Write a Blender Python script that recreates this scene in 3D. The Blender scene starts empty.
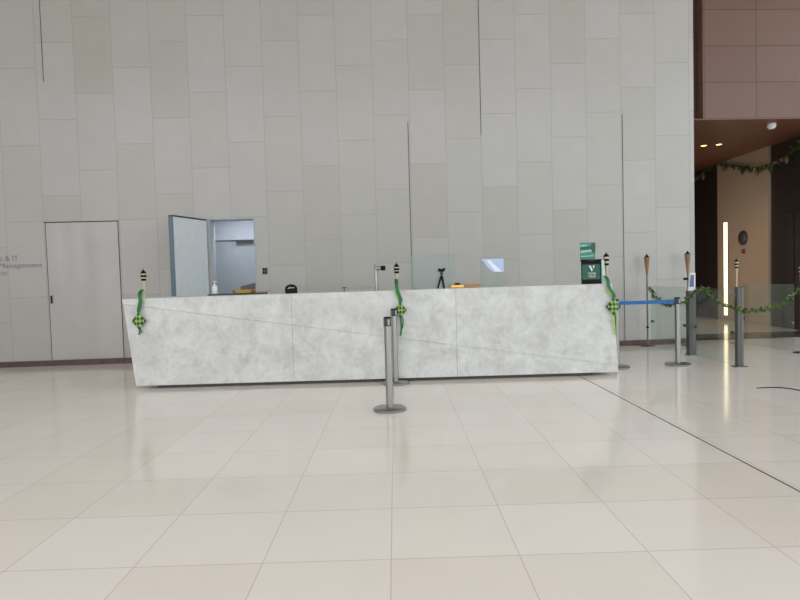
import bpy, bmesh, math, random
from mathutils import Vector, Matrix
random.seed(7)
PI = math.pi
SC = bpy.context.scene
COL = SC.collection

# ------------------------------------------------------------------ materials
def lin(c):
    def f(v):
        v /= 255.0
        return v / 12.92 if v <= 0.04045 else ((v + 0.055) / 1.055) ** 2.4
    return (f(c[0]), f(c[1]), f(c[2]), 1.0)

def mat(name, rgb, rough=0.5, metal=0.0, var=0.0, scale=8.0, spec=0.5, stretch=None):
    m = bpy.data.materials.new(name); m.use_nodes = True
    nt = m.node_tree; b = nt.nodes['Principled BSDF']
    b.inputs['Base Color'].default_value = lin(rgb)
    b.inputs['Roughness'].default_value = rough
    b.inputs['Metallic'].default_value = metal
    b.inputs['Specular IOR Level'].default_value = spec
    if var > 0:
        tc = nt.nodes.new('ShaderNodeTexCoord')
        mp = nt.nodes.new('ShaderNodeMapping')
        if stretch: mp.inputs['Scale'].default_value = stretch
        nz = nt.nodes.new('ShaderNodeTexNoise'); nz.inputs['Scale'].default_value = scale; nz.inputs['Detail'].default_value = 5
        cr = nt.nodes.new('ShaderNodeValToRGB')
        c = lin(rgb)
        cr.color_ramp.elements[0].position = 0.3; cr.color_ramp.elements[1].position = 0.7
        cr.color_ramp.elements[0].color = tuple(v * (1 - var) for v in c[:3]) + (1,)
        cr.color_ramp.elements[1].color = tuple(min(1, v * (1 + var)) for v in c[:3]) + (1,)
        nt.links.new(tc.outputs['Object'], mp.inputs['Vector'])
        nt.links.new(mp.outputs['Vector'], nz.inputs['Vector'])
        nt.links.new(nz.outputs['Fac'], cr.inputs['Fac'])
        nt.links.new(cr.outputs['Color'], b.inputs['Base Color'])
    return m

def emis(name, rgb, strength):
    m = mat(name, rgb, 0.4)
    b = m.node_tree.nodes['Principled BSDF']
    b.inputs['Emission Color'].default_value = lin(rgb)
    b.inputs['Emission Strength'].default_value = strength
    return m

def glass(name, tint=(228, 240, 236), body=0.0, refl=1.0):
    m = bpy.data.materials.new(name); m.use_nodes = True
    nt = m.node_tree; nt.nodes.clear()
    out = nt.nodes.new('ShaderNodeOutputMaterial')
    tr = nt.nodes.new('ShaderNodeBsdfTransparent'); tr.inputs['Color'].default_value = lin(tint)
    gl = nt.nodes.new('ShaderNodeBsdfGlossy'); gl.inputs['Roughness'].default_value = 0.02
    lw = nt.nodes.new('ShaderNodeFresnel'); lw.inputs['IOR'].default_value = 1.45
    mx = nt.nodes.new('ShaderNodeMixShader')
    mu = nt.nodes.new('ShaderNodeMath'); mu.operation = 'MULTIPLY'; mu.inputs[1].default_value = refl
    nt.links.new(lw.outputs['Fac'], mu.inputs[0]); nt.links.new(mu.outputs[0], mx.inputs['Fac'])
    nt.links.new(tr.outputs[0], mx.inputs[1]); nt.links.new(gl.outputs[0], mx.inputs[2])
    last = mx
    if body > 0:
        df = nt.nodes.new('ShaderNodeBsdfDiffuse'); df.inputs['Color'].default_value = lin((215, 222, 220))
        m2 = nt.nodes.new('ShaderNodeMixShader'); m2.inputs['Fac'].default_value = body
        nt.links.new(mx.outputs[0], m2.inputs[1]); nt.links.new(df.outputs[0], m2.inputs[2]); last = m2
    nt.links.new(last.outputs[0], out.inputs['Surface'])
    return m

class G:
    """tiny node-graph writer"""
    def __init__(s, nt): s.nt = nt
    def n(s, t, **kw):
        x = s.nt.nodes.new(t)
        for k, v in kw.items(): setattr(x, k, v)
        return x
    def m(s, op, a, b=None, c=None):
        x = s.n('ShaderNodeMath', operation=op)
        for i, v in enumerate((a, b, c)):
            if v is None: continue
            if isinstance(v, (int, float)): x.inputs[i].default_value = v
            else: s.nt.links.new(v, x.inputs[i])
        return x.outputs[0]
    def mix(s, f, a, b, blend='MIX'):
        x = s.n('ShaderNodeMix', data_type='RGBA', blend_type=blend)
        for i, v in ((0, f), (6, a), (7, b)):
            if isinstance(v, (int, float, tuple)): x.inputs[i].default_value = v
            else: s.nt.links.new(v, x.inputs[i])
        return x.outputs[2]

def tiles(name, axes, pitch, off, shift, cols, joint, jw, rough, mottle=0.06, nscale=1.6, spec=0.5, cloud=None, jw2=None, jstr=1.0):
    """stone tiles: axes = which object coordinates; shift = offset of the second axis per column"""
    m = bpy.data.materials.new(name); m.use_nodes = True
    nt = m.node_tree; g = G(nt); b = nt.nodes['Principled BSDF']
    tc = g.n('ShaderNodeTexCoord'); sp = g.n('ShaderNodeSeparateXYZ')
    nt.links.new(tc.outputs['Object'], sp.inputs[0])
    a0, a1 = sp.outputs[axes[0]], sp.outputs[axes[1]]
    u = g.m('DIVIDE', g.m('SUBTRACT', a0, off[0]), pitch[0]); k = g.m('FLOOR', u); fu = g.m('FRACT', u)
    v = g.m('DIVIDE', g.m('SUBTRACT', g.m('SUBTRACT', a1, off[1]), g.m('MULTIPLY', k, shift)), pitch[1])
    r = g.m('FLOOR', v); fv = g.m('FRACT', v)
    du = g.m('MULTIPLY', g.m('MINIMUM', fu, g.m('SUBTRACT', 1.0, fu)), pitch[0])
    dv = g.m('MULTIPLY', g.m('MINIMUM', fv, g.m('SUBTRACT', 1.0, fv)), pitch[1])
    ju = g.m('LESS_THAN', du, jw); jv = g.m('LESS_THAN', dv, jw2 or jw)
    wn = g.n('ShaderNodeTexWhiteNoise', noise_dimensions='2D'); cb = g.n('ShaderNodeCombineXYZ')
    nt.links.new(k, cb.inputs[0]); nt.links.new(r, cb.inputs[1]); nt.links.new(cb.outputs[0], wn.inputs['Vector'])
    cr = g.n('ShaderNodeValToRGB'); cr.color_ramp.interpolation = 'LINEAR'
    for i in range(len(cols) - 2): cr.color_ramp.elements.new(0.5)
    for i, c in enumerate(cols):
        cr.color_ramp.elements[i].position = i / (len(cols) - 1); cr.color_ramp.elements[i].color = lin(c)
    nt.links.new(wn.outputs['Value'], cr.inputs['Fac'])
    nz = g.n('ShaderNodeTexNoise'); nz.inputs['Scale'].default_value = nscale; nz.inputs['Detail'].default_value = 8; nz.inputs['Roughness'].default_value = 0.62
    nt.links.new(tc.outputs['Object'], nz.inputs['Vector'])
    f = g.m('ADD', g.m('MULTIPLY', g.m('SUBTRACT', nz.outputs['Fac'], 0.5), mottle * 4), 1.0)
    cf = g.n('ShaderNodeCombineColor')
    for i in range(3): nt.links.new(f, cf.inputs[i])
    base = g.mix(1.0, cr.outputs['Color'], cf.outputs[0], 'MULTIPLY')
    j = g.m('MULTIPLY', g.m('MAXIMUM', ju, jv), jstr)
    base = g.mix(j, base, lin(joint))
    nt.links.new(base, b.inputs['Base Color'])
    b.inputs['Roughness'].default_value = rough
    b.inputs['Specular IOR Level'].default_value = spec
    return m

# ------------------------------------------------------------------ mesh helpers
def box(bm, x0, x1, y0, y1, z0, z1):
    v = [bm.verts.new(p) for p in ((x0,y0,z0),(x1,y0,z0),(x1,y1,z0),(x0,y1,z0),(x0,y0,z1),(x1,y0,z1),(x1,y1,z1),(x0,y1,z1))]
    for f in ((0,3,2,1),(4,5,6,7),(0,1,5,4),(1,2,6,5),(2,3,7,6),(3,0,4,7)): bm.faces.new([v[i] for i in f])
    return bm

def prism(bm, poly, axis, a, b):
    """poly: 2-D outline, extruded along axis from a to b"""
    def P(p, t):
        return {'x': (t, p[0], p[1]), 'y': (p[0], t, p[1]), 'z': (p[0], p[1], t)}[axis]
    v0 = [bm.verts.new(P(p, a)) for p in poly]; v1 = [bm.verts.new(P(p, b)) for p in poly]
    n = len(poly)
    bm.faces.new(v0); bm.faces.new(v1[::-1])
    for i in range(n): bm.faces.new((v0[i], v1[i], v1[(i+1) % n], v0[(i+1) % n]))
    return bm

def lathe(bm, prof, c=(0, 0, 0), seg=24, axis='z'):
    rings = []
    for r, h in prof:
        ring = []
        for i in range(seg):
            a = 2 * PI * i / seg
            p = (r * math.cos(a), r * math.sin(a), h)
            if axis == 'x': p = (p[2], p[0], p[1])
            if axis == 'y': p = (p[0], p[2], p[1])
            ring.append(bm.verts.new((p[0] + c[0], p[1] + c[1], p[2] + c[2])))
        rings.append(ring)
    for a, b in zip(rings, rings[1:]):
        for i in range(seg): bm.faces.new((a[i], a[(i+1) % seg], b[(i+1) % seg], b[i]))
    bm.faces.new(rings[0][::-1]); bm.faces.new(rings[-1])
    return bm

def tube(bm, pts, rad, seg=8):
    pts = [Vector(p) for p in pts]; rings = []
    for i, p in enumerate(pts):
        t = (pts[min(i+1, len(pts)-1)] - pts[max(i-1, 0)]).normalized()
        u = t.cross(Vector((0, 0, 1)))
        if u.length < 0.05: u = t.cross(Vector((0, 1, 0)))
        u.normalize(); w = t.cross(u)
        r = rad[i] if isinstance(rad, (list, tuple)) else rad
        rings.append([bm.verts.new(p + r * (math.cos(2*PI*k/seg) * u + math.sin(2*PI*k/seg) * w)) for k in range(seg)])
    for a, b in zip(rings, rings[1:]):
        for i in range(seg): bm.faces.new((a[i], a[(i+1) % seg], b[(i+1) % seg], b[i]))
    bm.faces.new(rings[0][::-1]); bm.faces.new(rings[-1])
    return bm

def smooth_path(pts, n=8):
    P = [Vector(p) for p in pts]; out = []
    for i in range(len(P) - 1):
        p0, p1, p2, p3 = P[max(i-1, 0)], P[i], P[i+1], P[min(i+2, len(P)-1)]
        for k in range(n):
            t = k / n
            out.append(0.5 * ((2*p1) + (p2-p0)*t + (2*p0-5*p1+4*p2-p3)*t*t + (3*p1-p0-3*p2+p3)*t**3))
    out.append(P[-1]); return out

def strip(bm, pts, w, th, wdir):
    """a flat ribbon along pts, w wide along wdir, th thick"""
    pts = [Vector(p) for p in pts]; d = Vector(wdir).normalized(); rings = []
    for i, p in enumerate(pts):
        t = (pts[min(i+1, len(pts)-1)] - pts[max(i-1, 0)]).normalized(); nrm = t.cross(d).normalized()
        rings.append([bm.verts.new(p + a * d * w / 2 + b * nrm * th / 2) for a, b in ((-1,-1),(1,-1),(1,1),(-1,1))])
    for a, b in zip(rings, rings[1:]):
        for i in range(4): bm.faces.new((a[i], a[(i+1) % 4], b[(i+1) % 4], b[i]))
    bm.faces.new(rings[0][::-1]); bm.faces.new(rings[-1])
    return bm

NB = bmesh.new
def obj(name, bm, m, parent=None, loc=None, rotz=None, smooth=False, bevel=0.0):
    bmesh.ops.recalc_face_normals(bm, faces=bm.faces)
    me = bpy.data.meshes.new(name); bm.to_mesh(me); bm.free()
    for mm in (m if isinstance(m, (list, tuple)) else [m]): me.materials.append(mm)
    if smooth:
        for p in me.polygons: p.use_smooth = True
    o = bpy.data.objects.new(name, me); COL.objects.link(o)
    if parent: o.parent = parent
    if loc: o.location = loc
    if rotz is not None: o.rotation_euler = (0, 0, rotz)
    if bevel:
        b = o.modifiers.new('bevel', 'BEVEL'); b.width = bevel; b.segments = 2; b.limit_method = 'ANGLE'
    if smooth:
        w = o.modifiers.new('ws', 'WEIGHTED_NORMAL') if False else None
        me.set_sharp_from_angle(angle=math.radians(40))
    return o

def tag(o, label, cat, group=None):
    o['label'] = label; o['category'] = cat
    if group: o['group'] = group
    return o
def thing(name, loc, label, cat, group=None, rotz=0.0):
    o = bpy.data.objects.new(name, None); COL.objects.link(o); o.empty_display_size = 0.1
    o.location = loc; o.rotation_euler = (0, 0, rotz)
    return tag(o, label, cat, group)
def struct(o):
    o['kind'] = 'structure'; return o
def dup(root, loc, label, rotz=0.0, group=None):
    r = root.copy(); COL.objects.link(r); r.location = loc; r.rotation_euler = (0, 0, rotz); r['label'] = label
    if group: r['group'] = group
    for ch in list(root.children):
        c = ch.copy(); COL.objects.link(c); c.parent = r
        for s in list(ch.children):
            d = s.copy(); COL.objects.link(d); d.parent = c
    return r

# ------------------------------------------------------------------ material set
M_wall = tiles('wall_limestone', (0, 2), (0.577, 1.18), (1.457, 0.30), 0.3933,
               [(180, 177, 170), (184, 182, 178), (188, 186, 184), (182, 180, 173), (186, 184, 182)], (171, 168, 163), 0.006, 0.2, mottle=0.035, nscale=3.0, spec=0.5)
M_plain = mat('door_limestone', (190, 187, 184), 0.07, var=0.03, scale=2.5)
M_floor = tiles('floor_marble', (0, 1), (0.580, 0.590), (-0.053, 2.656), 0.0,
                [(240, 230, 221), (241, 231, 223), (242, 232, 224), (237, 226, 216), (241, 231, 222), (242, 233, 225)], (186, 175, 166), 0.0026, 0.10, mottle=0.022, nscale=2.2, spec=0.5, jw2=0.0030, jstr=0.6)
M_groove = mat('joint_shadow_grey', (92, 90, 88), 0.7)
M_darkgap = mat('gap_dark', (38, 36, 36), 0.7)
M_base = mat('baseboard_brown_stone', (92, 70, 66), 0.25, var=0.15, scale=9)
M_ceiling = mat('ceiling_white', (205, 203, 198), 0.8, var=0.02)
M_wood = tiles('wood_veneer_panels', (0, 2), (0.885, 0.588), (-0.130, 3.712), 0.0,
               [(114, 86, 74), (119, 90, 77), (111, 84, 73), (116, 88, 76)], (84, 62, 55), 0.007, 0.35, mottle=0.05, nscale=2.0)
M_reveal = mat('dark_walnut_reveal', (82, 54, 44), 0.4, var=0.12, scale=5)
M_soffit = mat('soffit_walnut', (116, 76, 60), 0.45, var=0.08, scale=3)
M_lift = mat('dark_bronze_panel', (54, 46, 45), 0.35, var=0.1, scale=4)
M_liftdark = mat('dark_bronze_joint', (28, 24, 24), 0.5)
M_beige = mat('beige_corridor_panel', (182, 164, 146), 0.4, var=0.03, scale=2)
M_inlay = mat('dark_floor_inlay', (96, 84, 76), 0.15, var=0.12, scale=6)
M_steel = mat('brushed_steel', (160, 158, 156), 0.3, 1.0, var=0.06, scale=40, stretch=(1, 1, 0.05))
M_steeld = mat('dark_steel', (110, 109, 108), 0.34, 1.0, var=0.06, scale=40)
M_black = mat('black_plastic', (13, 13, 14), 0.45, var=0.1, scale=20, spec=0.2)
M_darkgrey = mat('dark_grey_plastic', (62, 62, 66), 0.45, var=0.08, scale=20)
M_belt = mat('blue_webbing', (44, 104, 172), 0.7, var=0.08, scale=60)
M_plinth = mat('plinth_dark', (70, 68, 66), 0.4, var=0.1)
M_brass = mat('polished_brass', (236, 192, 110), 0.25, 0.8, var=0.05)
M_tan = mat('tan_wood', (176, 130, 88), 0.45, var=0.12, scale=10, stretch=(1, 8, 8))
M_white = mat('white_plastic', (232, 232, 230), 0.4, var=0.02)
M_gdark = mat('palm_leaf_dark_green', (12, 84, 36), 0.45, var=0.15, scale=30)
M_glight = mat('palm_leaf_pale_yellow', (158, 180, 100), 0.5, var=0.1, scale=30)
M_ribbon = mat('green_ribbon', (14, 108, 54), 0.4, var=0.15, scale=30)
M_ribbony = mat('yellow_green_ribbon', (150, 196, 60), 0.45, var=0.12, scale=30)
M_leaf = mat('garland_leaf', (72, 102, 40), 0.5, var=0.3, scale=14)
M_leafy = mat('garland_leaf_yellow', (138, 152, 66), 0.5, var=0.25, scale=14)
M_leafdk = mat('garland_leaf_deep', (44, 78, 38), 0.55, var=0.25, scale=14)
M_leafbrown = mat('garland_bell_brown', (112, 92, 58), 0.55, var=0.2, scale=14)
M_vine = mat('garland_vine', (58, 84, 36), 0.6, var=0.2, scale=20)
M_bamboo = mat('bamboo_brown', (150, 112, 78), 0.6, var=0.2, scale=40, stretch=(1, 1, 0.15))
M_bamboopale = mat('bamboo_pale', (205, 190, 162), 0.6, var=0.15, scale=40, stretch=(1, 1, 0.15))
M_pole = mat('bamboo_pole_grey', (120, 108, 94), 0.6, var=0.2, scale=20)
M_post = mat('gate_post_grey', (94, 95, 92), 0.35, 0.6, var=0.06, scale=20)
M_green = mat('green_card_gloss', (10, 92, 74), 0.25, var=0.12, scale=12)
M_greenlt = mat('green_card_light', (70, 148, 124), 0.3, var=0.15, scale=12)
M_cyan = mat('pale_cyan_paper', (190, 222, 226), 0.5, var=0.03)
M_glass = glass('barrier_glass', (246, 250, 248), 0.025, 0.16)
M_acryl = glass('clear_acrylic', (238, 244, 243), 0.06)
M_alc = mat('alcove_paint', (196, 204, 214), 0.5, var=0.02)
M_alcdoor = mat('alcove_door_grey', (176, 184, 192), 0.45, var=0.04)
M_leaf_edge = mat('door_edge_blue_grey', (112, 128, 142), 0.35, 0.5, var=0.05)
M_leafface = mat('door_back_grey', (222, 226, 228), 0.4, var=0.03)
M_text = mat('sign_grey_letter', (138, 138, 140), 0.5)
M_strip = emis('light_strip_warm', (255, 236, 196), 2.2)
M_lamp = emis('downlight_warm', (255, 196, 120), 5.0)
M_panelblue = emis('panel_blue', (170, 186, 218), 0.22)
M_panelwhite = emis('panel_white', (214, 222, 236), 0.22)
M_reader = emis('reader_screen', (84, 104, 136), 0.15)

# marble of the reception counter
def counter_stone():
    m = bpy.data.materials.new('counter_marble'); m.use_nodes = True
    nt = m.node_tree; g = G(nt); b = nt.nodes['Principled BSDF']
    tc = g.n('ShaderNodeTexCoord')
    n1 = g.n('ShaderNodeTexNoise'); n1.inputs['Scale'].default_value = 3.6; n1.inputs['Detail'].default_value = 9; n1.inputs['Roughness'].default_value = 0.68; n1.inputs['Distortion'].default_value = 0.6
    n2 = g.n('ShaderNodeTexNoise'); n2.inputs['Scale'].default_value = 16; n2.inputs['Detail'].default_value = 6; n2.inputs['Roughness'].default_value = 0.6
    for n in (n1, n2): nt.links.new(tc.outputs['Object'], n.inputs['Vector'])
    cr = g.n('ShaderNodeValToRGB')
    e = cr.color_ramp.elements
    e[0].position = 0.30; e[0].color = lin((192, 192, 187)); e[1].position = 0.68; e[1].color = lin((228, 230, 230))
    x = e.new(0.5); x.color = lin((214, 215, 213))
    nt.links.new(n1.outputs['Fac'], cr.inputs['Fac'])
    c2 = g.n('ShaderNodeValToRGB'); e = c2.color_ramp.elements
    e[0].position = 0.32; e[0].color = (0.90, 0.90, 0.885, 1); e[1].position = 0.6; e[1].color = (1, 1, 1, 1)
    nt.links.new(n2.outputs['Fac'], c2.inputs['Fac'])
    base = g.mix(1.0, cr.outputs['Color'], c2.outputs['Color'], 'MULTIPLY')
    nt.links.new(base, b.inputs['Base Color'])
    b.inputs['Roughness'].default_value = 0.3
    return m
M_stone = counter_stone()

# ------------------------------------------------------------------ the room
K = math.atan(0.047); WL = (0, 9.72, 0)
def wobj(name, bm, m, parent=None, **kw):       # built in the back wall's own frame: x along it, y into it
    if parent: return obj(name, bm, m, parent, **kw)
    return obj(name, bm, m, None, WL, K, **kw)

struct(obj('floor', box(NB(), -14, 14, -12, 20, -0.2, 0), M_floor))
b = NB(); L0, L1, WE = -2.942, -2.205, 4.995
box(b, -12, L0, 0, 0.3, 0, 8); box(b, L1, WE, 0, 0.3, 0, 8); box(b, L0, L1, 0, 0.3, 2.257, 8)
struct(wobj('wall_back', b, M_wall))
# corridor side of the back wall
struct(obj('wall_corridor_left', box(NB(), 4.72, 4.98, 10.22, 18, 0, 3.72), M_lift))
b = NB(); box(b, -12, -5.46, -0.022, -0.0005, 0, 0.088); box(b, -4.33, -3.05, -0.022, -0.0005, 0, 0.088); box(b, L1 + 0.01, WE, -0.022, -0.0005, 0, 0.088); box(b, -5.46, -4.33, -0.03, -0.009, 0, 0.088)
struct(wobj('baseboard_back', b, M_base))
# dark strips painting in the shadow along offset joints of the stone cladding
for i, (x, z0, z1) in enumerate(((0.276, 0.09, 3.73), (1.457, 3.50, 8.0), (3.79, 0.09, 3.80), (-5.36, 4.42, 8.0))):
    struct(wobj('trim_%d' % (i + 1), box(NB(), x - 0.006, x + 0.006, -0.003, -0.0003, z0, z1), M_groove))
# flush stone door
d = struct(wobj('door_1', box(NB(), -5.44, -4.345, -0.006, -0.0005, 0.09, 2.243), M_plain))
b = NB(); box(b, -5.462, -4.33, -0.008, -0.0003, 2.243, 2.258)
obj('door_gap', b, M_darkgap, d)
for xa, xb in ((-4.345, -4.333), (-5.450, -5.441)): obj('door_gap', box(NB(), xa, xb, -0.007, -0.0003, 0.09, 2.243), M_groove, d)
b = NB(); box(b, -5.43, -5.375, -0.014, -0.006, 0.975, 1.115)
h = obj('door_handle', b, M_steel, d); h['label'] = 'small recessed steel door pull'
obj('handle_recess', box(NB(), -5.418, -5.392, -0.017, -0.014, 0.985, 1.105), M_black, h)
# door swung open, with stone-clad leaf
u = Vector((-0.248, -0.83)).normalized(); n = Vector((-u.y * -1, 0)) if False else Vector((u.y, -u.x))
H_ = Vector((-2.938, 9.58)) + u * 0.05; F_ = Vector((-3.186, 8.75))
poly = [tuple(p) for p in (H_, F_, F_ + n * 0.075, H_ + n * 0.075)]
d = struct(obj('door_2', prism(NB(), poly, 'z', 0.012, 2.215), M_leafface))
a = F_ + u * 0.003
obj('leaf_edge', prism(NB(), [tuple(p) for p in (a - u * 0.002, a + u * 0.006, a + u * 0.006 + n * 0.078, a - u * 0.002 + n * 0.078)], 'z', 0.012, 2.22), M_leaf_edge, d)
obj('leaf_top_rail', prism(NB(), [tuple(p) for p in (H_ - n * 0.004, F_ - n * 0.004, F_ + n * 0.078, H_ + n * 0.078)], 'z', 2.215, 2.24), M_darkgrey, d)
# opening frame
b = NB(); box(b, L0, L0 + 0.025, -0.004, 0.3, 0, 2.257); box(b, L1 - 0.03, L1, -0.004, 0.3, 0, 2.257); box(b, L0 + 0.025, L1 - 0.03, -0.004, 0.3, 2.235, 2.257)
struct(wobj('trim_5', b, mat('jamb_grey', (176, 182, 187), 0.4, 0.0, 0.03)))
# alcove behind the opening
b = NB(); box(b, -3.7, -3.6, 0.3, 1.5, 0, 2.5); box(b, -2.05, -1.95, 0.3, 1.5, 0, 2.5); box(b, -3.7, -1.95, 1.5, 1.6, 0, 2.5); box(b, -3.7, -1.95, 0.3, 1.6, 2.5, 2.6)
struct(wobj('wall_alcove', b, M_alc))
d = struct(wobj('door_3', box(NB(), -3.55, -2.1, 1.17, 1.21, 0.01, 1.97), M_alcdoor))
obj('door_frame', box(NB(), -3.59, -2.06, 1.13, 1.23, 1.98, 2.07), M_alc, d)
obj('transom_panel', box(NB(), -3.59, -2.06, 1.17, 1.23, 2.07, 2.49), M_alc, d)
obj('door_closer', box(NB(), -2.75, -2.46, 1.085, 1.13, 1.935, 1.98), M_darkgrey, d)

# wood clad upper wall at right, reveal, soffit, corridor
struct(wobj('wall_right_upper', box(NB(), 5.155, 12, 0.0, 0.4, 3.712, 8), M_wood))
struct(wobj('trim_6', box(NB(), 4.995, 5.155, 0.18, 0.4, 3.712, 8), M_reveal))
struct(wobj('ceiling_corridor', box(NB(), 4.74, 12, 0.42, 9, 3.712, 3.80), M_soffit))
struct(wobj('trim_7', box(NB(), 4.996, 12, 0.0, 0.42, 3.690, 3.712), M_soffit))
struct(obj('wall_corridor_side', box(NB(), 7.75, 8.0, 12.40, 14.36, 0, 3.74), M_beige))
struct(obj('wall_corridor_lift', box(NB(), 7.80, 8.0, 10.2, 12.395, 0, 3.74), M_lift))
struct(obj('wall_corridor_lobby', box(NB(), 7.80, 8.0, 14.365, 17.5, 0, 3.74), M_lift))
struct(obj('wall_corridor_end', box(NB(), 4.7, 8.0, 17.5, 17.7, 0, 3.74), M_lift))
b = NB(); box(b, 7.785, 7.80, 10.3, 11.90, 2.28, 2.33); box(b, 7.785, 7.80, 11.66, 11.70, 0, 2.28)
struct(obj('trim_8', b, M_liftdark))
struct(wobj('trim_9', box(NB(), WE + 0.01, 8.2, 0.32, 1.25, -0.02, 0.003), M_inlay))
# open joint running across the floor
b = NB(); prism(b, [(2.240, 3.0), (2.250, 3.0), (2.196, 7.3), (2.186, 7.3)], 'z', -0.01, 0.0012)
struct(obj('trim_10', b, M_darkgap))
# hall sides, ceiling and the glazed front behind the viewer
struct(obj('ceiling', box(NB(), -10.2, 12.2, -4, 10.6, 8, 8.2), M_ceiling))
b = NB()
cuts = [(-3.8, -2.6), (-2.2, -1.0), (-0.55, 0.65), (1.1, 2.3), (2.75, 3.95)]; y0 = -4  # unseen openings, added so more light and reflections reach the left side
for a, e in cuts:
    box(b, -10.2, -10, y0, a, 0, 8); box(b, -10.2, -10, a, e, 0, 1.3); box(b, -10.2, -10, a, e, 7.2, 8); y0 = e
box(b, -10.2, -10, y0, 9.24, 0, 8)
struct(obj('wall_left', b, M_plain))
b = NB()
for x in range(-10, 13, 2): box(b, x - 0.05, x + 0.05, -4.15, -4.0, 0, 8)
for z in (2.6, 5.3): box(b, -10, 12, -4.12, -4.03, z - 0.04, z + 0.04)
struct(obj('window_1', b, M_darkgrey))
b = NB()
for y in (-1, 2, 5, 8): box(b, 12.0, 12.15, y - 0.05, y + 0.05, 0, 8)
struct(obj('window_2', b, M_darkgrey))

# ------------------------------------------------------------------ reception counter
rc = thing('reception_counter', (-0.28, 7.45, 0), 'long pale marble reception counter with slanted ends and a dark recessed plinth', 'counter')
O = Vector((-0.28, 7.45, 0))
def loc(bm):
    bmesh.ops.translate(bm, verts=bm.verts, vec=-O); return bm
ZB = 0.045
def zt(x): return 1.107 - 0.0038 * (2.58 - x)
ZT = 1.107
def xl(z): return -3.240 + (ZT - z) / (ZT - ZB) * 0.117
def xr(z): return 2.582 + (ZT - z) / (ZT - ZB) * 0.062
def crease(x): return 0.956 - 0.1522 * (x + 2.798)
seams = (-1.24, 0.715)
ga = 0.0013
zl = None
for i in range(3):
    b = NB()
    # upper facet and lower facet of each slab, the upper one standing a few millimetres proud
    xa = seams[i-1] + ga if i else None; xb = seams[i] - ga if i < 2 else None
    ya = 7.126; yb = 7.133
    def zc(side):
        x = (xa if side == 0 else xb)
        if x is None:
            z = 1.0 if side == 0 else 0.13
            for _ in range(6): x = xl(z) if side == 0 else xr(z); z = crease(x)
            return x, z
        return x, crease(x)
    (x0, z0), (x1, z1) = zc(0), zc(1)
    top0 = xa if xa is not None else xl(ZT); top1 = xb if xb is not None else xr(ZT)
    bot0 = xa if xa is not None else xl(ZB); bot1 = xb if xb is not None else xr(ZB)
    prism(b, [(x0, z0 + (0.003 - 0.0006 * i)), (x1, z1 + (0.0024 - 0.0006 * i)), (top1, zt(top1) - 0.001), (top0, zt(top0) - 0.001)], 'y', ya, 7.17)
    prism(b, [(bot0, ZB), (bot1, ZB), (x1, z1), (x0, z0)], 'y', yb, 7.17)
    p = obj('front_panel', loc(b), M_stone, rc)
b = NB(); prism(b, [(xl(ZB) + .01, ZB), (xr(ZB) - .01, ZB), (xr(1.065) - .01, zt(2.58) - 0.042), (xl(1.045) + .01, zt(-3.23) - 0.042)], 'y', 7.17, 7.70)
obj('counter_body', loc(b), M_stone, rc)
b = NB(); prism(b, [(xl(1.043), zt(-3.23) - 0.042), (xr(1.065), zt(2.58) - 0.042), (xr(ZT), zt(2.58)), (xl(ZT), zt(-3.24))], 'y', 7.17, 7.78)
obj('counter_ledge', loc(b), M_stone, rc)
obj('plinth', loc(box(NB(), -2.90, 2.36, 7.20, 7.66, 0, 0.045)), M_plinth, rc)
obj('work_surface', loc(box(NB(), -3.0, 2.45, 7.70, 8.25, 0.70, 0.74)), M_tan, rc)
for x in (-2.98, -1.0, 0.9, 2.40):
    obj('support_panel', loc(box(NB(), x, x + 0.03, 7.70, 8.2, 0, 0.70)), M_tan, rc)

# ------------------------------------------------------------------ stanchions
st = thing('stanchion', (-0.084, 5.655, 0), 'steel belt stanchion standing nearest the viewer, well clear of the counter', 'stanchion', 'steel belt stanchions')
obj('base', lathe(NB(), [(0.156, 0), (0.158, 0.004), (0.158, 0.018), (0.150, 0.026), (0.06, 0.034), (0.034, 0.038)], seg=48), M_steel, st, smooth=True)
obj('pole', lathe(NB(), [(0.034, 0.036), (0.034, 0.800)], seg=32), M_steel, st, smooth=True)
hd = obj('belt_head', lathe(NB(), [(0.035, 0.800), (0.0375, 0.803), (0.0375, 0.872), (0.035, 0.876)], seg=32), M_darkgrey, st, smooth=True)
obj('head_cap', lathe(NB(), [(0.036, 0.876), (0.036, 0.884), (0.030, 0.888)], seg=32), M_black, st, smooth=True)
b = NB()
for a in (0.3, 0.3 + PI / 2, 0.3 + PI, 0.3 + 1.5 * PI):
    c, s = math.cos(a), math.sin(a)
    bb = [bm_v for bm_v in ((0.0345, -0.010), (0.0405, -0.010), (0.0405, 0.010), (0.0345, 0.010))]
    obj('belt_slot', prism(NB(), [(x * c - y * s, x * s + y * c) for x, y in bb], 'z', 0.812, 0.866), M_steel, hd)
dup(st, (-0.026, 7.035, 0), 'steel belt stanchion with its base pushed under the edge of the counter front', 0.4)
s3 = dup(st, (3.670, 7.782, 0), 'steel belt stanchion holding one end of the blue belt, beside the gate posts', 0.0)
dup(st, (2.838, 7.70, 0), 'steel stanchion mostly hidden behind the end of the counter, only its base showing', 0.0)
b = NB(); strip(b, smooth_path([(-0.795, -0.082, 0.8385), (-0.6, -0.06, 0.836), (-0.3, -0.03, 0.836), (-0.041, 0, 0.8385)], 4), 0.047, 0.003, (0, 0, 1))
bl = obj('belt', b, M_belt, s3); bl['label'] = 'blue retractable belt'

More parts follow.
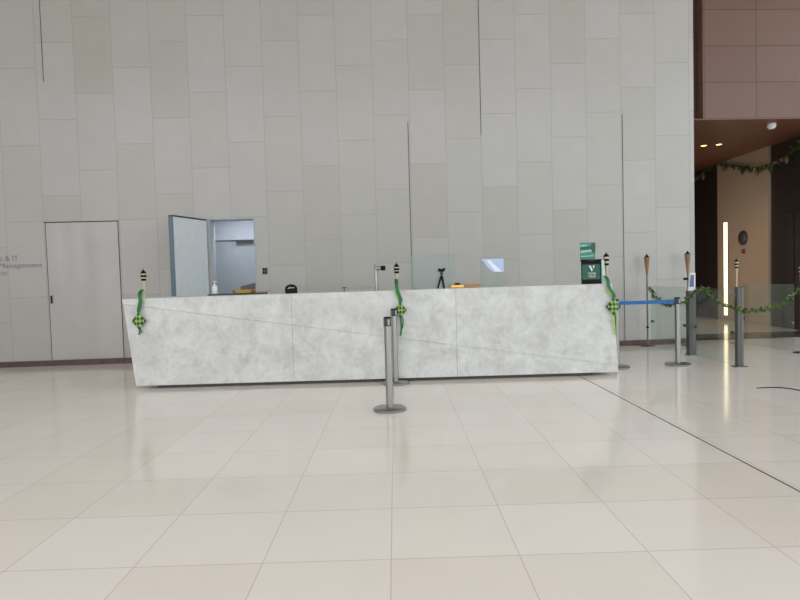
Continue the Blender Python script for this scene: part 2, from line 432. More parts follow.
# ------------------------------------------------------------------ bamboo torches
def torch(loc_, h, label, head, r, style, foot):
    """torch with woven head: h = total height, head = head length"""
    t = thing('garden_torch', loc_, label, 'torch', 'bamboo torches')
    zt = h - 0.055; zb = zt - head
    obj('pole', lathe(NB(), [(0.012, 0), (0.012, zb * 0.5), (0.0135, zb * 0.5 + 0.004), (0.012, zb * 0.5 + 0.01), (0.012, zb + 0.03)], seg=12), M_pole if style != 'striped' else M_bamboopale, t, smooth=True)
    b = NB()
    if style == 'striped':
        lathe(b, [(0.013, zb), (0.016, zb + head * 0.35), (0.024, zb + head * 0.65), (0.031, zt)], seg=20)
        obj('woven_head', b, M_bamboopale, t, smooth=True)
        for f in (0.62, 0.84):
            rr = 0.0235 + (f - 0.62) * 0.022
            obj('band', lathe(NB(), [(rr, zb + head * f - 0.012), (rr + 0.006, zb + head * f - 0.008), (rr + 0.007, zb + head * f + 0.010), (rr + 0.002, zb + head * f + 0.014)], seg=20), M_black, t, smooth=True)
    else:
        lathe(b, [(0.013, zb), (0.020, zb + head * 0.25), (0.034, zb + head * 0.6), (r, zt - 0.03), (r, zt)], seg=20)
        obj('woven_head', b, M_bamboo, t, smooth=True)
        obj('band', lathe(NB(), [(r + 0.0005, zt - 0.02), (r + 0.004, zt - 0.018), (r + 0.004, zt - 0.006), (r + 0.0005, zt - 0.004)], seg=20), M_pole, t)
    obj('oil_canister', lathe(NB(), [(0.034, zt), (0.034, zt + 0.008), (0.022, zt + 0.026), (0.011, zt + 0.036), (0.010, zt + 0.042)], seg=20), M_black, t, smooth=True)
    obj('wick', lathe(NB(), [(0.005, zt + 0.042), (0.006, zt + 0.055)], seg=8), M_darkgrey, t)
    if foot:
        obj('base_plate', lathe(NB(), [(0.10, 0), (0.10, 0.010), (0.02, 0.016)], seg=28), M_steeld, t, smooth=True)
        obj('clamp', lathe(NB(), [(0.020, 0.30), (0.020, 0.33)], seg=12), M_black, t)
    return t
torch((-3.045, 7.30, zt(-3.045)), 0.352, 'striped torch standing on the counter end near the flush wall door', 0.20, 0.03, 'striped', False)
torch((0.022, 7.30, zt(0.022)), 0.333, 'striped torch standing halfway along the counter beside the metal camera arm', 0.17, 0.03, 'striped', False)
torch((2.560, 7.25, zt(2.560)), 0.376, 'striped torch standing on the counter beside the green display box', 0.24, 0.033, 'striped', False)
torch((4.100, 9.74, 0), 1.51, 'brown bamboo torch on a pole standing against the stone wall, garland tied to it', 0.30, 0.042, 'brown', True)
torch((4.755, 9.72, 0), 1.545, 'brown bamboo torch on a pole beside the stone wall edge, behind the card reader', 0.34, 0.046, 'brown', True)
torch((5.610, 9.82, 0), 1.395, 'striped torch on a pole at the corridor entrance, rising behind the slim gate post', 0.25, 0.03, 'striped', True)
torch((5.800, 8.53, 0), 1.29, 'striped torch on a pole nearest the right edge, garland end tied to it', 0.25, 0.03, 'striped', True)

# ------------------------------------------------------------------ ketupat (woven palm leaf diamonds)
def ketupat(top, ctr, w, h, tail_z, label, lean=0.0, yellow_tail=False):
    t = thing('woven_ketupat', ctr, label, 'decoration', 'green woven ketupat decorations')
    c = Vector(ctr); N = 4
    b = NB()
    def pt(i, j, s):
        a, e = i / N - 0.5, j / N - 0.5
        x = (a - e) * w * 0.5; z = (a + e) * h * 0.5
        bulge = 0.028 * (1 - (2 * a) ** 4) * (1 - (2 * e) ** 4)
        return Vector((x + lean * z, s * bulge, z))
    cols = {}
    for s in (-1, 1):
        g = [[None] * (N + 1) for _ in range(N + 1)]
        for i in range(N + 1):
            for j in range(N + 1):
                key = (i, j, 0 if i in (0, N) or j in (0, N) else s)
                if key not in cols: cols[key] = b.verts.new(pt(i, j, s))
                g[i][j] = cols[key]
        for i in range(N):
            for j in range(N):
                f = b.faces.new((g[i][j], g[i+1][j], g[i+1][j+1], g[i][j+1])); f.material_index = (i + j) % 2
    obj('woven_case', b, [M_gdark, M_glight], t)
    T = Vector(top) - c
    b = NB(); strip(b, smooth_path([(T.x, T.y + 0.10, T.z + 0.06), (T.x, T.y + 0.015, T.z + 0.015), (T.x + 0.012, 0.0, T.z * 0.75), (0.006, 0.0, h * 0.66), (0.0, 0.0, h * 0.5 - 0.01)], 6), 0.042, 0.004, (1, 0.15, 0))
    obj('hanging_ribbon', b, M_ribbon, t)
    b = NB(); strip(b, smooth_path([(T.x + 0.02, T.y + 0.10, T.z + 0.03), (T.x + 0.02, T.y + 0.015, T.z - 0.01), (T.x - 0.012, 0.005, T.z * 0.7), (-0.012, 0.006, h * 0.55), (0.0, 0.004, h * 0.45)], 6), 0.014, 0.003, (1, 0.15, 0))
    obj('hanging_ribbon', b, M_ribbony, t)
    z1 = tail_z - c.z
    b = NB(); strip(b, smooth_path([(0.0, 0.0, -h * 0.48), (0.006, -0.004, -h * 0.5 + (z1 + h * 0.5) * 0.5), (0.016 if yellow_tail else -0.008, 0, z1)], 6), 0.022, 0.003, (1, 0.2, 0))
    obj('tail_strand', b, M_ribbony if yellow_tail else M_ribbon, t)
    b = NB(); strip(b, smooth_path([(0.01, 0.006, -h * 0.40), (0.028, 0.004, -h * 0.62), (0.020, 0.004, z1 * 0.72)], 6), 0.012, 0.003, (1, 0.2, 0))
    obj('tail_strand', b, M_gdark, t)
    return t
ketupat((-3.018, 7.09, 1.13), (-3.033, 7.085, 0.823), 0.165, 0.225, 0.66, 'green woven ketupat hanging over the counter end nearest the flush wall door')
ketupat((0.012, 7.09, 1.17), (0.052, 7.085, 0.865), 0.145, 0.195, 0.56, 'green woven ketupat hanging behind the steel stanchion pushed against the counter')
ketupat((2.520, 7.09, 1.14), (2.578, 7.085, 0.835), 0.175, 0.215, 0.50, 'green woven ketupat hanging at the counter corner where the blue belt begins', yellow_tail=True)

# ------------------------------------------------------------------ things on the counter
tr = thing('serving_board', (-1.985, 7.58, zt(-1.985)), 'dark board lying on the counter in front of the open doorway', 'board')
obj('board', box(NB(), -0.355, 0.355, -0.10, 0.10, 0, 0.016), M_darkgrey, tr, bevel=0.004)
obj('wooden_end', box(NB(), 0.245, 0.355, -0.095, 0.095, 0.016, 0.026), M_tan, tr, bevel=0.002)
pl = thing('brass_tray', (-1.90, 7.56, zt(-1.985) + 0.016), 'shiny brass tray lying on the dark board in front of the doorway', 'tray')
obj('tray_plate', lathe(NB(), [(0.10, 0), (0.125, 0.004), (0.140, 0.040), (0.134, 0.040), (0.12, 0.008), (0.02, 0.006)], seg=40), M_brass, pl, smooth=True)
for sx in (-1, 1):
    obj('tray_handle', tube(NB(), smooth_path([(sx*0.128, -0.04, 0.018), (sx*0.15, -0.02, 0.026), (sx*0.15, 0.02, 0.026), (sx*0.128, 0.04, 0.018)], 4), 0.004), M_brass, pl, smooth=True)
sb = thing('sanitizer_bottle', (-2.275, 7.58, zt(-1.985) + 0.016), 'white pump bottle standing on the dark board near the open door leaf', 'bottle')
obj('bottle_body', lathe(NB(), [(0.030, 0), (0.034, 0.004), (0.034, 0.085), (0.028, 0.100), (0.014, 0.108), (0.013, 0.118)], seg=24), M_white, sb, smooth=True)
pm = obj('pump', lathe(NB(), [(0.015, 0.118), (0.015, 0.128), (0.005, 0.130), (0.005, 0.148)], seg=16), M_white, sb, smooth=True)
obj('pump_nozzle', prism(NB(), [(-0.010, 0.148), (0.034, 0.150), (0.034, 0.156), (-0.010, 0.160)], 'y', -0.007, 0.007), M_white, pm)

ar = thing('arched_sign', (-1.260, 7.27, zt(-1.260)), 'small black arched table sign with white script on the counter', 'sign')
pts = [(-0.074, 0), (0.074, 0), (0.074, 0.055)] + [(0.074 * math.cos(a), 0.055 + 0.056 * math.sin(a)) for a in [PI * k / 14 for k in range(1, 14)]] + [(-0.074, 0.055)]
obj('sign_plate', prism(NB(), pts, 'y', -0.006, 0.006), M_black, ar)
obj('sign_foot', box(NB(), -0.06, 0.06, 0.006, 0.05, 0, 0.008), M_black, ar)

def text(name, body, size, m, parent=None, loc=(0,0,0), rot=(PI/2,0,0), align='LEFT', ext=0.001, sx=1.0):
    cu = bpy.data.curves.new(name + '_c', 'FONT'); cu.body = body; cu.size = size; cu.extrude = ext; cu.align_x = align; cu.space_line = 1.0
    tmp = bpy.data.objects.new(name + '_t', cu); COL.objects.link(tmp)
    dg = bpy.context.evaluated_depsgraph_get(); dg.update()
    me = bpy.data.meshes.new_from_object(tmp.evaluated_get(dg)); me.name = name
    bpy.data.objects.remove(tmp); bpy.data.curves.remove(cu)
    me.materials.clear(); me.materials.append(m)
    o = bpy.data.objects.new(name, me); COL.objects.link(o)
    if parent: o.parent = parent
    o.location = loc; o.rotation_euler = rot; o.scale = (sx, 1, 1)
    return o
text('sign_lettering', 'c4997', 0.036, M_white, ar, (0, -0.0065, 0.058), align='CENTER') if False else None
b = NB()
for pp in ([(-0.040, 0.064), (-0.028, 0.058), (-0.022, 0.070), (-0.030, 0.074)], [(-0.020, 0.060), (-0.012, 0.082), (-0.008, 0.064), (0.0, 0.072), (0.004, 0.062)],
           [(0.006, 0.066), (0.014, 0.074), (0.018, 0.062), (0.026, 0.076), (0.030, 0.064), (0.040, 0.070)]):
    tube(b, [(x, -0.0075, z) for x, z in pp], 0.0035, 6)
obj('sign_lettering', b, M_white, ar)

pg = thing('pen_stand', (-0.627, 7.36, zt(-0.627)), 'tiny dark T-shaped stand on the counter between arched sign and camera arm', 'stand')
obj('stem', lathe(NB(), [(0.014, 0), (0.012, 0.004), (0.005, 0.006), (0.005, 0.045)], seg=12), M_darkgrey, pg)
obj('cross_bar', lathe(NB(), [(0.006, -0.026), (0.006, 0.026)], (0, 0, 0.049), 10, 'x'), M_darkgrey, pg)

am = thing('camera_arm', (-0.232, 7.36, zt(-0.232)), 'upright metal arm with a sideways black camera head on the counter', 'camera')
obj('arm_base', lathe(NB(), [(0.035, 0), (0.035, 0.008), (0.014, 0.012)], seg=20), M_steel, am, smooth=True)
obj('upright', lathe(NB(), [(0.018, 0.010), (0.018, 0.318), (0.013, 0.326)], seg=16), M_steel, am, smooth=True)
hd = obj('head_barrel', lathe(NB(), [(0.020, -0.016), (0.025, -0.010), (0.025, 0.055), (0.022, 0.060)], (0, 0, 0.272), 18, 'x'), M_steel, am, smooth=True)
hd['label'] = 'pale metal camera barrel'
obj('lens', lathe(NB(), [(0.024, 0.060), (0.030, 0.066), (0.030, 0.112), (0.024, 0.118)], (0, 0, 0.272), 18, 'x'), M_black, hd, smooth=True)

tp = thing('mini_tripod', (0.572, 7.36, zt(0.572)), 'small black tripod with a phone clamp standing on the counter', 'tripod')
for k in range(3):
    a = -PI / 2 + 0.5 + k * 2 * PI / 3
    lg = obj('leg', tube(NB(), [(0.012 * math.cos(a), 0.012 * math.sin(a), 0.135), (0.050 * math.cos(a), 0.050 * math.sin(a), 0.006)], [0.014, 0.010], 10), M_black, tp, smooth=True)
    obj('foot', lathe(NB(), [(0.010, 0.0), (0.011, 0.006), (0.008, 0.014)], (0.052 * math.cos(a), 0.052 * math.sin(a), 0), 10), M_black, lg)
obj('hub', lathe(NB(), [(0.016, 0.124), (0.021, 0.130), (0.021, 0.148), (0.010, 0.156), (0.007, 0.166)], seg=16), M_black, tp, smooth=True)
obj('ball_joint', lathe(NB(), [(0.008, 0.164), (0.018, 0.172), (0.021, 0.182), (0.018, 0.194), (0.008, 0.202)], seg=16), M_darkgrey, tp, smooth=True)
b = NB(); prism(b, [(-0.042, 0.205), (0.030, 0.202), (0.046, 0.235), (0.050, 0.252), (0.030, 0.250), (0.012, 0.238), (-0.012, 0.240), (-0.034, 0.252), (-0.040, 0.235)], 'y', -0.014, 0.014)
obj('phone_clamp', b, M_black, tp, bevel=0.003)

wt = thing('wooden_box', (0.862, 7.40, zt(0.862)), 'low tan wooden box with a brass end lying on the counter by the tripod', 'box')
obj('box_body', box(NB(), -0.02, 0.185, -0.07, 0.07, 0, 0.038), M_tan, wt, bevel=0.003)
obj('brass_end', box(NB(), -0.185, -0.02, -0.072, 0.072, 0, 0.040), M_brass, wt, bevel=0.008)
pk = tag(obj('black_puck', lathe(NB(), [(0.030, 0), (0.036, 0.004), (0.034, 0.018), (0.02, 0.022)], seg=24), M_black, None, (0.765, 7.38, zt(0.862) + 0.040), smooth=True), 'small black round puck lying on the brass end of the wooden box', 'puck')

ac = thing('acrylic_guard', (0.472, 7.52, zt(0.472)), 'clear acrylic guard standing on the counter behind the tripod', 'screen guard')
obj('clear_sheet', box(NB(), -0.283, 0.283, -0.003, 0.003, 0.0, 0.42), M_acryl, ac)
for x in (-0.24, 0.24): obj('foot', box(NB(), x - 0.012, x + 0.012, -0.05, 0.05, 0, 0.008), M_acryl, ac)
tb = thing('pale_panel', (1.208, 7.42, zt(1.208)), 'small flat panel glowing pale blue on a clear stand on the counter', 'screen', rotz=-0.03)  # emissive pale blue panel with a paler diagonal band
sc_ = obj('panel_body', box(NB(), -0.143, 0.143, -0.006, 0.006, 0.155, 0.355), M_acryl, tb)
obj('panel_face', prism(NB(), [(-0.135, 0.345), (-0.045, 0.225), (0.01, 0.180), (0.138, 0.180), (0.138, 0.345)], 'y', -0.0075, -0.0065), M_panelblue, sc_)
obj('panel_diagonal', prism(NB(), [(-0.075, 0.330), (-0.03, 0.330), (0.115, 0.185), (0.035, 0.185)], 'y', -0.0085, -0.0076), M_panelwhite, sc_)
obj('stand_sheet', box(NB(), -0.143, 0.143, -0.004, 0.004, 0.0, 0.155), M_acryl, tb)

bx = thing('display_box', (2.388, 7.28, zt(2.388)), 'glossy dark green display box lettered V standing on the counter', 'box', rotz=-0.28)
obj('box_body', box(NB(), -0.118, 0.112, -0.075, 0.085, 0, 0.275), M_black, bx, bevel=0.006)
f_ = obj('front_card', box(NB(), -0.108, 0.095, -0.080, -0.0752, 0.055, 0.235), M_green, bx)
f_['label'] = 'green front card with white letters'
obj('box_lid', box(NB(), -0.126, 0.118, -0.082, 0.090, 0.275, 0.295), M_black, bx, bevel=0.004)
obj('lid_slot', lathe(NB(), [(0.001, -0.081), (0.060, -0.081), (0.060, -0.0765)], (0, 0, 0), 24, 'y') if False else box(NB(), -0.05, 0.05, -0.0835, -0.0825, 0.243 + 0.038, 0.289), M_darkgrey, bx)
b = NB(); prism(b, [(-0.033, 0.222), (-0.010, 0.222), (0.014, 0.168), (0.0, 0.150)], 'y', -0.0815, -0.0802); prism(b, [(0.016, 0.222), (0.034, 0.222), (0.026, 0.192), (0.016, 0.186)], 'y', -0.0815, -0.0802)
obj('letter_mark', b, M_white, f_)
text('lettering', 'TOWER', 0.036, M_white, f_, (0.003, -0.0805, 0.112), align='CENTER', sx=0.72)
text('lettering', 'FOUR', 0.036, M_white, f_, (0.003, -0.0805, 0.078), align='CENTER', sx=0.86)
lf = thing('leaflet_stand', (2.352, 7.30, zt(2.388) + 0.295), 'tilted green leaflet standing on top of the green display box', 'leaflet', rotz=-0.28)
b = NB(); prism(b, [(-0.092, 0.0), (0.085, 0.0), (0.092, 0.205), (-0.088, 0.212)], 'y', -0.004, 0.004)
cd = obj('card', b, M_greenlt, lf)
b = NB()
prism(b, [(-0.080, 0.165), (-0.010, 0.168), (-0.010, 0.180), (-0.080, 0.178)], 'y', -0.0056, -0.0041)
prism(b, [(-0.080, 0.085), (0.045, 0.100), (0.040, 0.118), (-0.080, 0.105)], 'y', -0.0056, -0.0041)
prism(b, [(-0.080, 0.035), (0.070, 0.040), (0.070, 0.050), (-0.080, 0.046)], 'y', -0.0056, -0.0041)
obj('printed_lines', b, M_cyan, cd)
b = NB(); prism(b, [(-0.088, 0.125), (0.040, 0.128), (0.062, 0.075), (0.088, 0.080), (0.090, 0.200), (0.050, 0.203), (0.035, 0.160), (-0.088, 0.150)], 'y', -0.0050, -0.0041)
obj('printed_band', b, M_green, cd)
obj('back_prop', prism(NB(), [(0.004, 0.0), (0.06, 0.0), (0.006, 0.15)], 'x', -0.03, 0.03), M_green, lf)
ps = tag(obj('paper_slip', prism(NB(), [(-0.005, 0), (0.038, 0), (0.014, 0.285), (-0.016, 0.29)], 'y', -0.002, 0.002), M_cyan, None, (2.497, 7.19, zt(2.497))), 'pale cyan card slip leaning beside the green display box', 'card')

for o in list(COL.objects):                      # stand true on the very slightly sloping ledge
    if o.parent is None and o.name.split('.')[0] in ('serving_board', 'brass_tray', 'sanitizer_bottle', 'arched_sign', 'pen_stand', 'camera_arm', 'mini_tripod', 'wooden_box', 'black_puck', 'acrylic_guard', 'pale_panel', 'display_box', 'leaflet_stand', 'paper_slip') or (o.name.startswith('garden_torch') and o.location.z > 1):
        o.rotation_euler[1] = -math.atan(0.0038); o.location.z += 0.0004

# ------------------------------------------------------------------ on the back wall
sw = thing('switch_panel', (-2.075, 9.622, 1.35), 'dark four-button switch panel on the stone wall beside the open doorway', 'switch', rotz=K)
obj('plate', box(NB(), -0.04, 0.04, -0.012, -0.0005, 0, 0.105), M_steeld, sw, bevel=0.002)
for x in (-0.033, 0.004):
    for z in (0.010, 0.058): obj('button', box(NB(), x, x + 0.029, -0.017, -0.012, z, z + 0.038), M_black, sw)
for body, z, pos in (('Reservations & IT', 1.668, 'top line'), ('Building Management', 1.556, 'middle line'), ('Office', 1.446, 'bottom line')):
    o = text('wall_lettering', body, 0.118, M_text, None, (0, 0, 0), (PI/2, 0, K), ext=0.002)
    w = max(v.co.x for v in o.data.vertices)
    xe = {'top line': -5.875, 'middle line': -5.515, 'bottom line': -6.055}[pos]
    s = 1.10 if pos == 'middle line' else 1.0
    if pos == 'middle line': o.scale = (s, 1, 1)
    xs = xe - w * s
    o.location = (xs, 9.72 + 0.047 * xs - 0.0025, z)
    tag(o, {'top line': 'grey wall lettering ending in IT, topmost of three lines beside the flush door',
            'middle line': 'grey wall lettering reading Management, middle of three lines beside the flush door',
            'bottom line': 'grey wall lettering reading Office, lowest of three lines beside the flush door'}[pos], 'lettering', 'wall lettering')

# grey cabinet seen low in the doorway
cb = thing('grey_cabinet', (-2.36, 10.20, 0), 'dark grey cabinet standing inside the doorway alcove', 'cabinet', rotz=K)
b = NB(); prism(b, [(-0.22, 0), (0.13, 0), (0.13, 1.24), (-0.04, 1.20), (-0.22, 1.165)], 'y', -0.20, 0.10)
obj('cabinet_body', b, mat('cabinet_grey', (112, 110, 110), 0.5, var=0.05), cb)
obj('cabinet_door', box(NB(), -0.20, 0.11, -0.212, -0.20, 0.05, 1.10), M_darkgrey, cb)

# ------------------------------------------------------------------ gate posts and glass barriers
gp = thing('gate_post', (4.270, 8.64, 0), 'wide grey gate post carrying a tilted card reader screen', 'post', 'gate posts')
obj('column', box(NB(), -0.052, 0.052, -0.05, 0.05, 0.0, 0.935), M_post, gp, bevel=0.006)
obj('foot_plate', box(NB(), -0.065, 0.065, -0.062, 0.062, 0, 0.012), M_steeld, gp)
rd = obj('card_reader', prism(NB(), [(-0.050, 0.935), (0.050, 0.935), (0.055, 1.19), (-0.020, 1.195)], 'y', -0.03, -0.005), M_white, gp)
rd['label'] = 'pale card reader with a blue grey screen'
obj('reader_screen', prism(NB(), [(-0.038, 0.99), (0.030, 0.99), (0.032, 1.16), (-0.014, 1.165)], 'y', -0.033, -0.030), M_reader, rd)
obj('reader_arm', box(NB(), -0.10, -0.045, -0.01, 0.02, 1.09, 1.125), M_black, rd)
g2 = thing('gate_post', (4.325, 7.52, 0), 'slim grey gate post standing at the near end of the glass barrier', 'post', 'gate posts')
obj('column', box(NB(), -0.038, 0.012, -0.035, 0.035, 0.0, 1.012), M_post, g2, bevel=0.005)
obj('column_rail', box(NB(), 0.016, 0.040, -0.030, 0.030, 0.0, 1.008), M_steeld, g2, bevel=0.003)
obj('column_joint', box(NB(), 0.012, 0.016, -0.02, 0.02, 0.01, 1.0), M_black, g2)
obj('foot_plate', box(NB(), -0.075, 0.075, -0.06, 0.06, 0, 0.010), M_steeld, g2)
obj('clamp_ring', box(NB(), -0.075, 0.070, -0.012, 0.012, 0.90, 0.915), M_steeld, g2)
def pane(x0, y0, x1, y1, label, h=0.985):
    t = thing('glass_barrier', ((x0 + x1) / 2, (y0 + y1) / 2, 0), label, 'glass barrier', 'glass barriers by the gate')
    d = Vector((x1 - x0, y1 - y0)); L = d.length; t.rotation_euler = (0, 0, math.atan2(d.y, d.x))
    obj('glass_sheet', box(NB(), -L/2, L/2, -0.006, 0.006, 0.0, h), M_glass, t)
    for sx in (-1, 1): obj('glass_clip', box(NB(), sx * (L/2 - 0.05) - 0.03, sx * (L/2 - 0.05) + 0.03, -0.014, 0.014, 0.40, 0.44), M_steeld, t)
pane(4.125, 9.66, 4.255, 8.72, 'clear glass barrier between bamboo torch and card reader post')
pane(4.280, 8.56, 4.318, 7.60, 'clear glass barrier between the card reader post and the slim gate post')
pane(5.635, 9.70, 5.785, 8.66, 'clear glass barrier beyond the slim gate post, in front of dark lift panels')

# ------------------------------------------------------------------ garlands
def garland(name, pts, label, per, size, mats, droop=0.0, bells=0, sub=8):
    P = smooth_path(pts, sub)
    t = thing(name, P[0], label, 'garland', 'leafy garlands'); o = P[0].copy()
    obj('vine', tube(NB(), [p - o for p in P], 0.007, 6), M_vine, t, smooth=True)
    b = NB(); rnd = random.Random(len(pts) * 13 + int(size * 1000))
    for a, e in zip(P, P[1:]):
        k = max(1, int((e - a).length * per + rnd.random()))
        for _ in range(k):
            c = a.lerp(e, rnd.random()) - o
            d = Vector((rnd.uniform(-1, 1), rnd.uniform(-1, 1), rnd.uniform(-1, 1) - droop)).normalized()
            s = size * rnd.uniform(0.7, 1.25); sd_ = d.cross(Vector((rnd.uniform(-1, 1), rnd.uniform(-1, 1), rnd.uniform(-1, 1)))).normalized()
            nn = d.cross(sd_)
            v = [b.verts.new(c + q) for q in (d * 0.004, d * s * 0.45 + sd_ * s * 0.28 + nn * s * 0.06, d * s, d * s * 0.45 - sd_ * s * 0.28 + nn * s * 0.06)]
            mi = 0 if rnd.random() < 0.62 else (1 if rnd.random() < 0.6 else 2)
            for f in (b.faces.new((v[0], v[1], v[2])), b.faces.new((v[0], v[2], v[3]))): f.material_index = mi
    obj('leaves', b, mats, t)
    for k in range(bells):
        p = P[int((k + 0.6) / bells * (len(P) - 1))] - o
        obj('hanging_bell', lathe(NB(), [(0.010, 0), (0.036, -0.03), (0.046, -0.08), (0.030, -0.13), (0.008, -0.16)], p + Vector((0, 0, -0.02)), 10), [M_leafbrown, M_leafdk][k % 2], t, smooth=True)
    return t
LM = [M_leaf, M_leafy, M_leafdk]
garland('leaf_garland', [(4.115, 9.70, 0.975), (4.10, 9.405, 0.800), (4.10, 9.03, 0.715), (4.14, 8.56, 0.785), (4.20, 8.30, 0.955), (4.225, 8.12, 0.965), (4.215, 7.85, 0.825), (4.245, 7.50, 0.735), (4.325, 7.44, 0.715),
                         (4.613, 7.62, 0.705), (4.938, 7.85, 0.712), (5.286, 8.1, 0.779), (5.60, 8.34, 0.885), (5.79, 8.50, 0.96)],
        'green leaf garland looping from the bamboo torch over the glass barrier past the gate posts', 105, 0.056, LM)
LD = [M_leafdk, M_leafbrown, M_leaf]
garland('ceiling_garland', [(7.70, 14.27, 3.69), (7.68, 13.68, 3.58), (7.66, 13.03, 3.40), (7.66, 12.63, 3.33), (7.68, 12.26, 3.31), (7.70, 11.82, 3.40), (7.70, 11.56, 3.47), (7.72, 11.1, 3.66)],
        'dark leaf garland swagged high across the beige corridor panel', 36, 0.11, LD, 0.6, 6)
garland('ceiling_garland', [(7.72, 14.45, 3.69), (7.55, 14.8, 3.52), (7.45, 15.2, 3.34), (7.42, 15.5, 3.20), (7.38, 15.8, 3.10)],
        'dark leaf garland trailing down beside the dark corridor recess', 36, 0.11, LD, 0.6, 3)

# ------------------------------------------------------------------ corridor fittings
ls = thing('wall_light_strip', (7.748, 13.99, 0.12), 'tall glowing white light strip on the beige corridor wall', 'light')
obj('diffuser', box(NB(), -0.014, 0.0, -0.075, 0.075, 0.0, 2.17), M_strip, ls)
obj('housing', box(NB(), -0.010, 0.0, -0.09, 0.09, -0.015, 2.185), M_steeld, ls)
be = thing('alarm_bell', (7.749, 13.29, 1.885), 'dark round disc mounted on the beige corridor wall', 'alarm bell')
obj('gong', lathe(NB(), [(0.165, 0), (0.165, -0.02), (0.14, -0.05), (0.06, -0.065), (0.02, -0.066)], (0, 0, 0), 32, 'x'), M_darkgrey, be, smooth=True)
obj('centre_cap', lathe(NB(), [(0.035, -0.064), (0.03, -0.08)], (0, 0, 0), 16, 'x'), M_steeld, be)
cp = tag(obj('call_point', box(NB(), -0.03, 0, -0.045, 0.045, -0.05, 0.05), mat('call_point_brown', (122, 70, 52), 0.45, var=0.05), None, (7.749, 13.27, 1.59), bevel=0.005), 'tiny reddish brown box below the dark round disc on the beige wall', 'call point')
for i, (x, y) in enumerate(((6.28, 12.13), (6.54, 12.05))):
    t = thing('ceiling_downlight', (x, y, 3.711), ['warm glowing downlight in the corridor soffit, the one nearer the stone wall', 'warm glowing downlight in the corridor soffit, the one farther from the stone wall'][i], 'light', 'corridor downlights')
    obj('trim_ring', lathe(NB(), [(0.075, 0), (0.075, -0.008), (0.06, -0.012), (0.056, -0.004)], seg=24), M_brass, t, smooth=True)
    obj('lamp_face', lathe(NB(), [(0.054, -0.003), (0.05, -0.010)], seg=20), M_lamp, t)
    ld = bpy.data.lights.new('downlight_beam', 'SPOT'); ld.energy = 18; ld.color = (1, 0.76, 0.5); ld.spot_size = 2.2; ld.spot_blend = 0.8; ld.shadow_soft_size = 0.06
    lo = bpy.data.objects.new('downlight_beam', ld); COL.objects.link(lo); lo.location = (x, y, 3.69)
dc = thing('dome_camera', (6.53, 10.36, 3.690), 'small white dome camera under the soffit edge', 'camera')
obj('camera_base', lathe(NB(), [(0.070, 0), (0.072, -0.05), (0.066, -0.058)], seg=24), M_white, dc, smooth=True)
obj('camera_dome', lathe(NB(), [(0.062, -0.058), (0.058, -0.072), (0.040, -0.086), (0.012, -0.092)], seg=24), M_white, dc, smooth=True)
# cable on the floor
b = NB(); tube(b, smooth_path([(3.72, 6.15, 0.005), (3.86, 6.16, 0.005), (3.95, 6.14, 0.005), (4.02, 6.06, 0.005), (4.06, 5.95, 0.005), (4.2, 5.8, 0.005)], 6), 0.005, 6)
tag(obj('floor_cable', b, M_black, smooth=True), 'thin dark cable lying on the floor at the edge of the picture', 'cable')

# ------------------------------------------------------------------ light
w = bpy.data.worlds.new('sky'); SC.world = w; w.use_nodes = True
nt = w.node_tree; bg = nt.nodes['Background']
tc = nt.nodes.new('ShaderNodeTexCoord'); sp = nt.nodes.new('ShaderNodeSeparateXYZ'); cr = nt.nodes.new('ShaderNodeValToRGB')
nt.links.new(tc.outputs['Generated'], sp.inputs[0]); nt.links.new(sp.outputs['Z'], cr.inputs['Fac'])
cr.color_ramp.elements[0].position = 0.0; cr.color_ramp.elements[0].color = (0.63, 0.635, 0.64, 1)
cr.color_ramp.elements[1].position = 0.35; cr.color_ramp.elements[1].color = (0.95, 0.975, 1.0, 1)
g = G(nt)
rm = g.n('ShaderNodeMapRange'); rm.inputs['From Min'].default_value = 0.1; rm.inputs['From Max'].default_value = 0.9
nt.links.new(sp.outputs['X'], rm.inputs['Value'])
nt.links.new(g.mix(1.0, cr.outputs['Color'], g.mix(rm.outputs['Result'], (1.0, 0.985, 0.975, 1), (0.90, 1.04, 1.10, 1)), 'MULTIPLY'), bg.inputs['Color']); bg.inputs['Strength'].default_value = 2.2
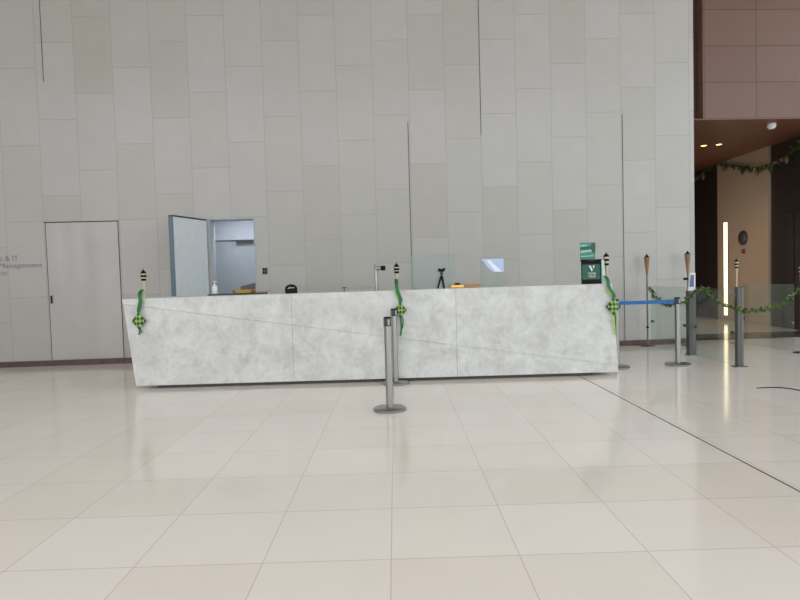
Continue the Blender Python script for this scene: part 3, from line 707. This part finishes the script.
def portal(loc_, rot, sx, sy):
    l = bpy.data.lights.new('window_portal', 'AREA'); l.shape = 'RECTANGLE'; l.size = sx; l.size_y = sy; l.cycles.is_portal = True
    o = bpy.data.objects.new('window_portal', l); COL.objects.link(o); o.location = loc_; o.rotation_euler = rot
portal((1, -4.2, 4), (PI / 2, 0, 0), 22, 8)        # faces +Y
portal((-10.25, 0.1, 4.2), (PI / 2, 0, -PI / 2), 8, 6)   # faces +X
portal((12.2, 3, 4), (PI / 2, 0, PI / 2), 14, 8)   # faces -X
# added fill light, out of sight above the opening, to brighten the alcove
l = bpy.data.lights.new('alcove_fill', 'AREA'); l.size = 0.12; l.energy = 9; l.color = (0.95, 0.97, 1)
o = bpy.data.objects.new('alcove_fill', l); COL.objects.link(o); o.location = (-2.6, 9.97, 2.47)
# added fill light hidden behind the wall end, warming the beige panel
l = bpy.data.lights.new('corridor_fill', 'AREA'); l.shape = 'RECTANGLE'; l.size = 0.12; l.size_y = 1.6; l.energy = 21; l.color = (1, 0.85, 0.66)
o = bpy.data.objects.new('corridor_fill', l); COL.objects.link(o); o.location = (5.02, 13.2, 1.3); o.rotation_euler = (PI / 2, 0, -PI / 2)

# ------------------------------------------------------------------ camera
H = 1.28; r = math.atan(0.028); ps = math.atan(4.3 / 600); p = math.atan(25.1 / 600)
fw = Vector((math.sin(ps) * math.cos(p), math.cos(ps) * math.cos(p), -math.sin(p)))
R = Vector((math.cos(ps), -math.sin(ps), 0)); U = R.cross(fw)
cR = R * math.cos(r) - U * math.sin(r); cU = R * math.sin(r) + U * math.cos(r)
cd_ = bpy.data.cameras.new('camera'); cam = bpy.data.objects.new('camera', cd_); COL.objects.link(cam)
cam.matrix_world = Matrix(((cR.x, cU.x, -fw.x, 0), (cR.y, cU.y, -fw.y, 0), (cR.z, cU.z, -fw.z, H), (0, 0, 0, 1)))
cd_.sensor_width = 36; cd_.lens = 27; cd_.clip_start = 0.05
SC.camera = cam
SC.view_settings.view_transform = 'Standard'; SC.view_settings.look = 'None'
SC.view_settings.gamma = 1; SC.view_settings.use_curve_mapping = False
SC.view_settings.exposure = 0.08
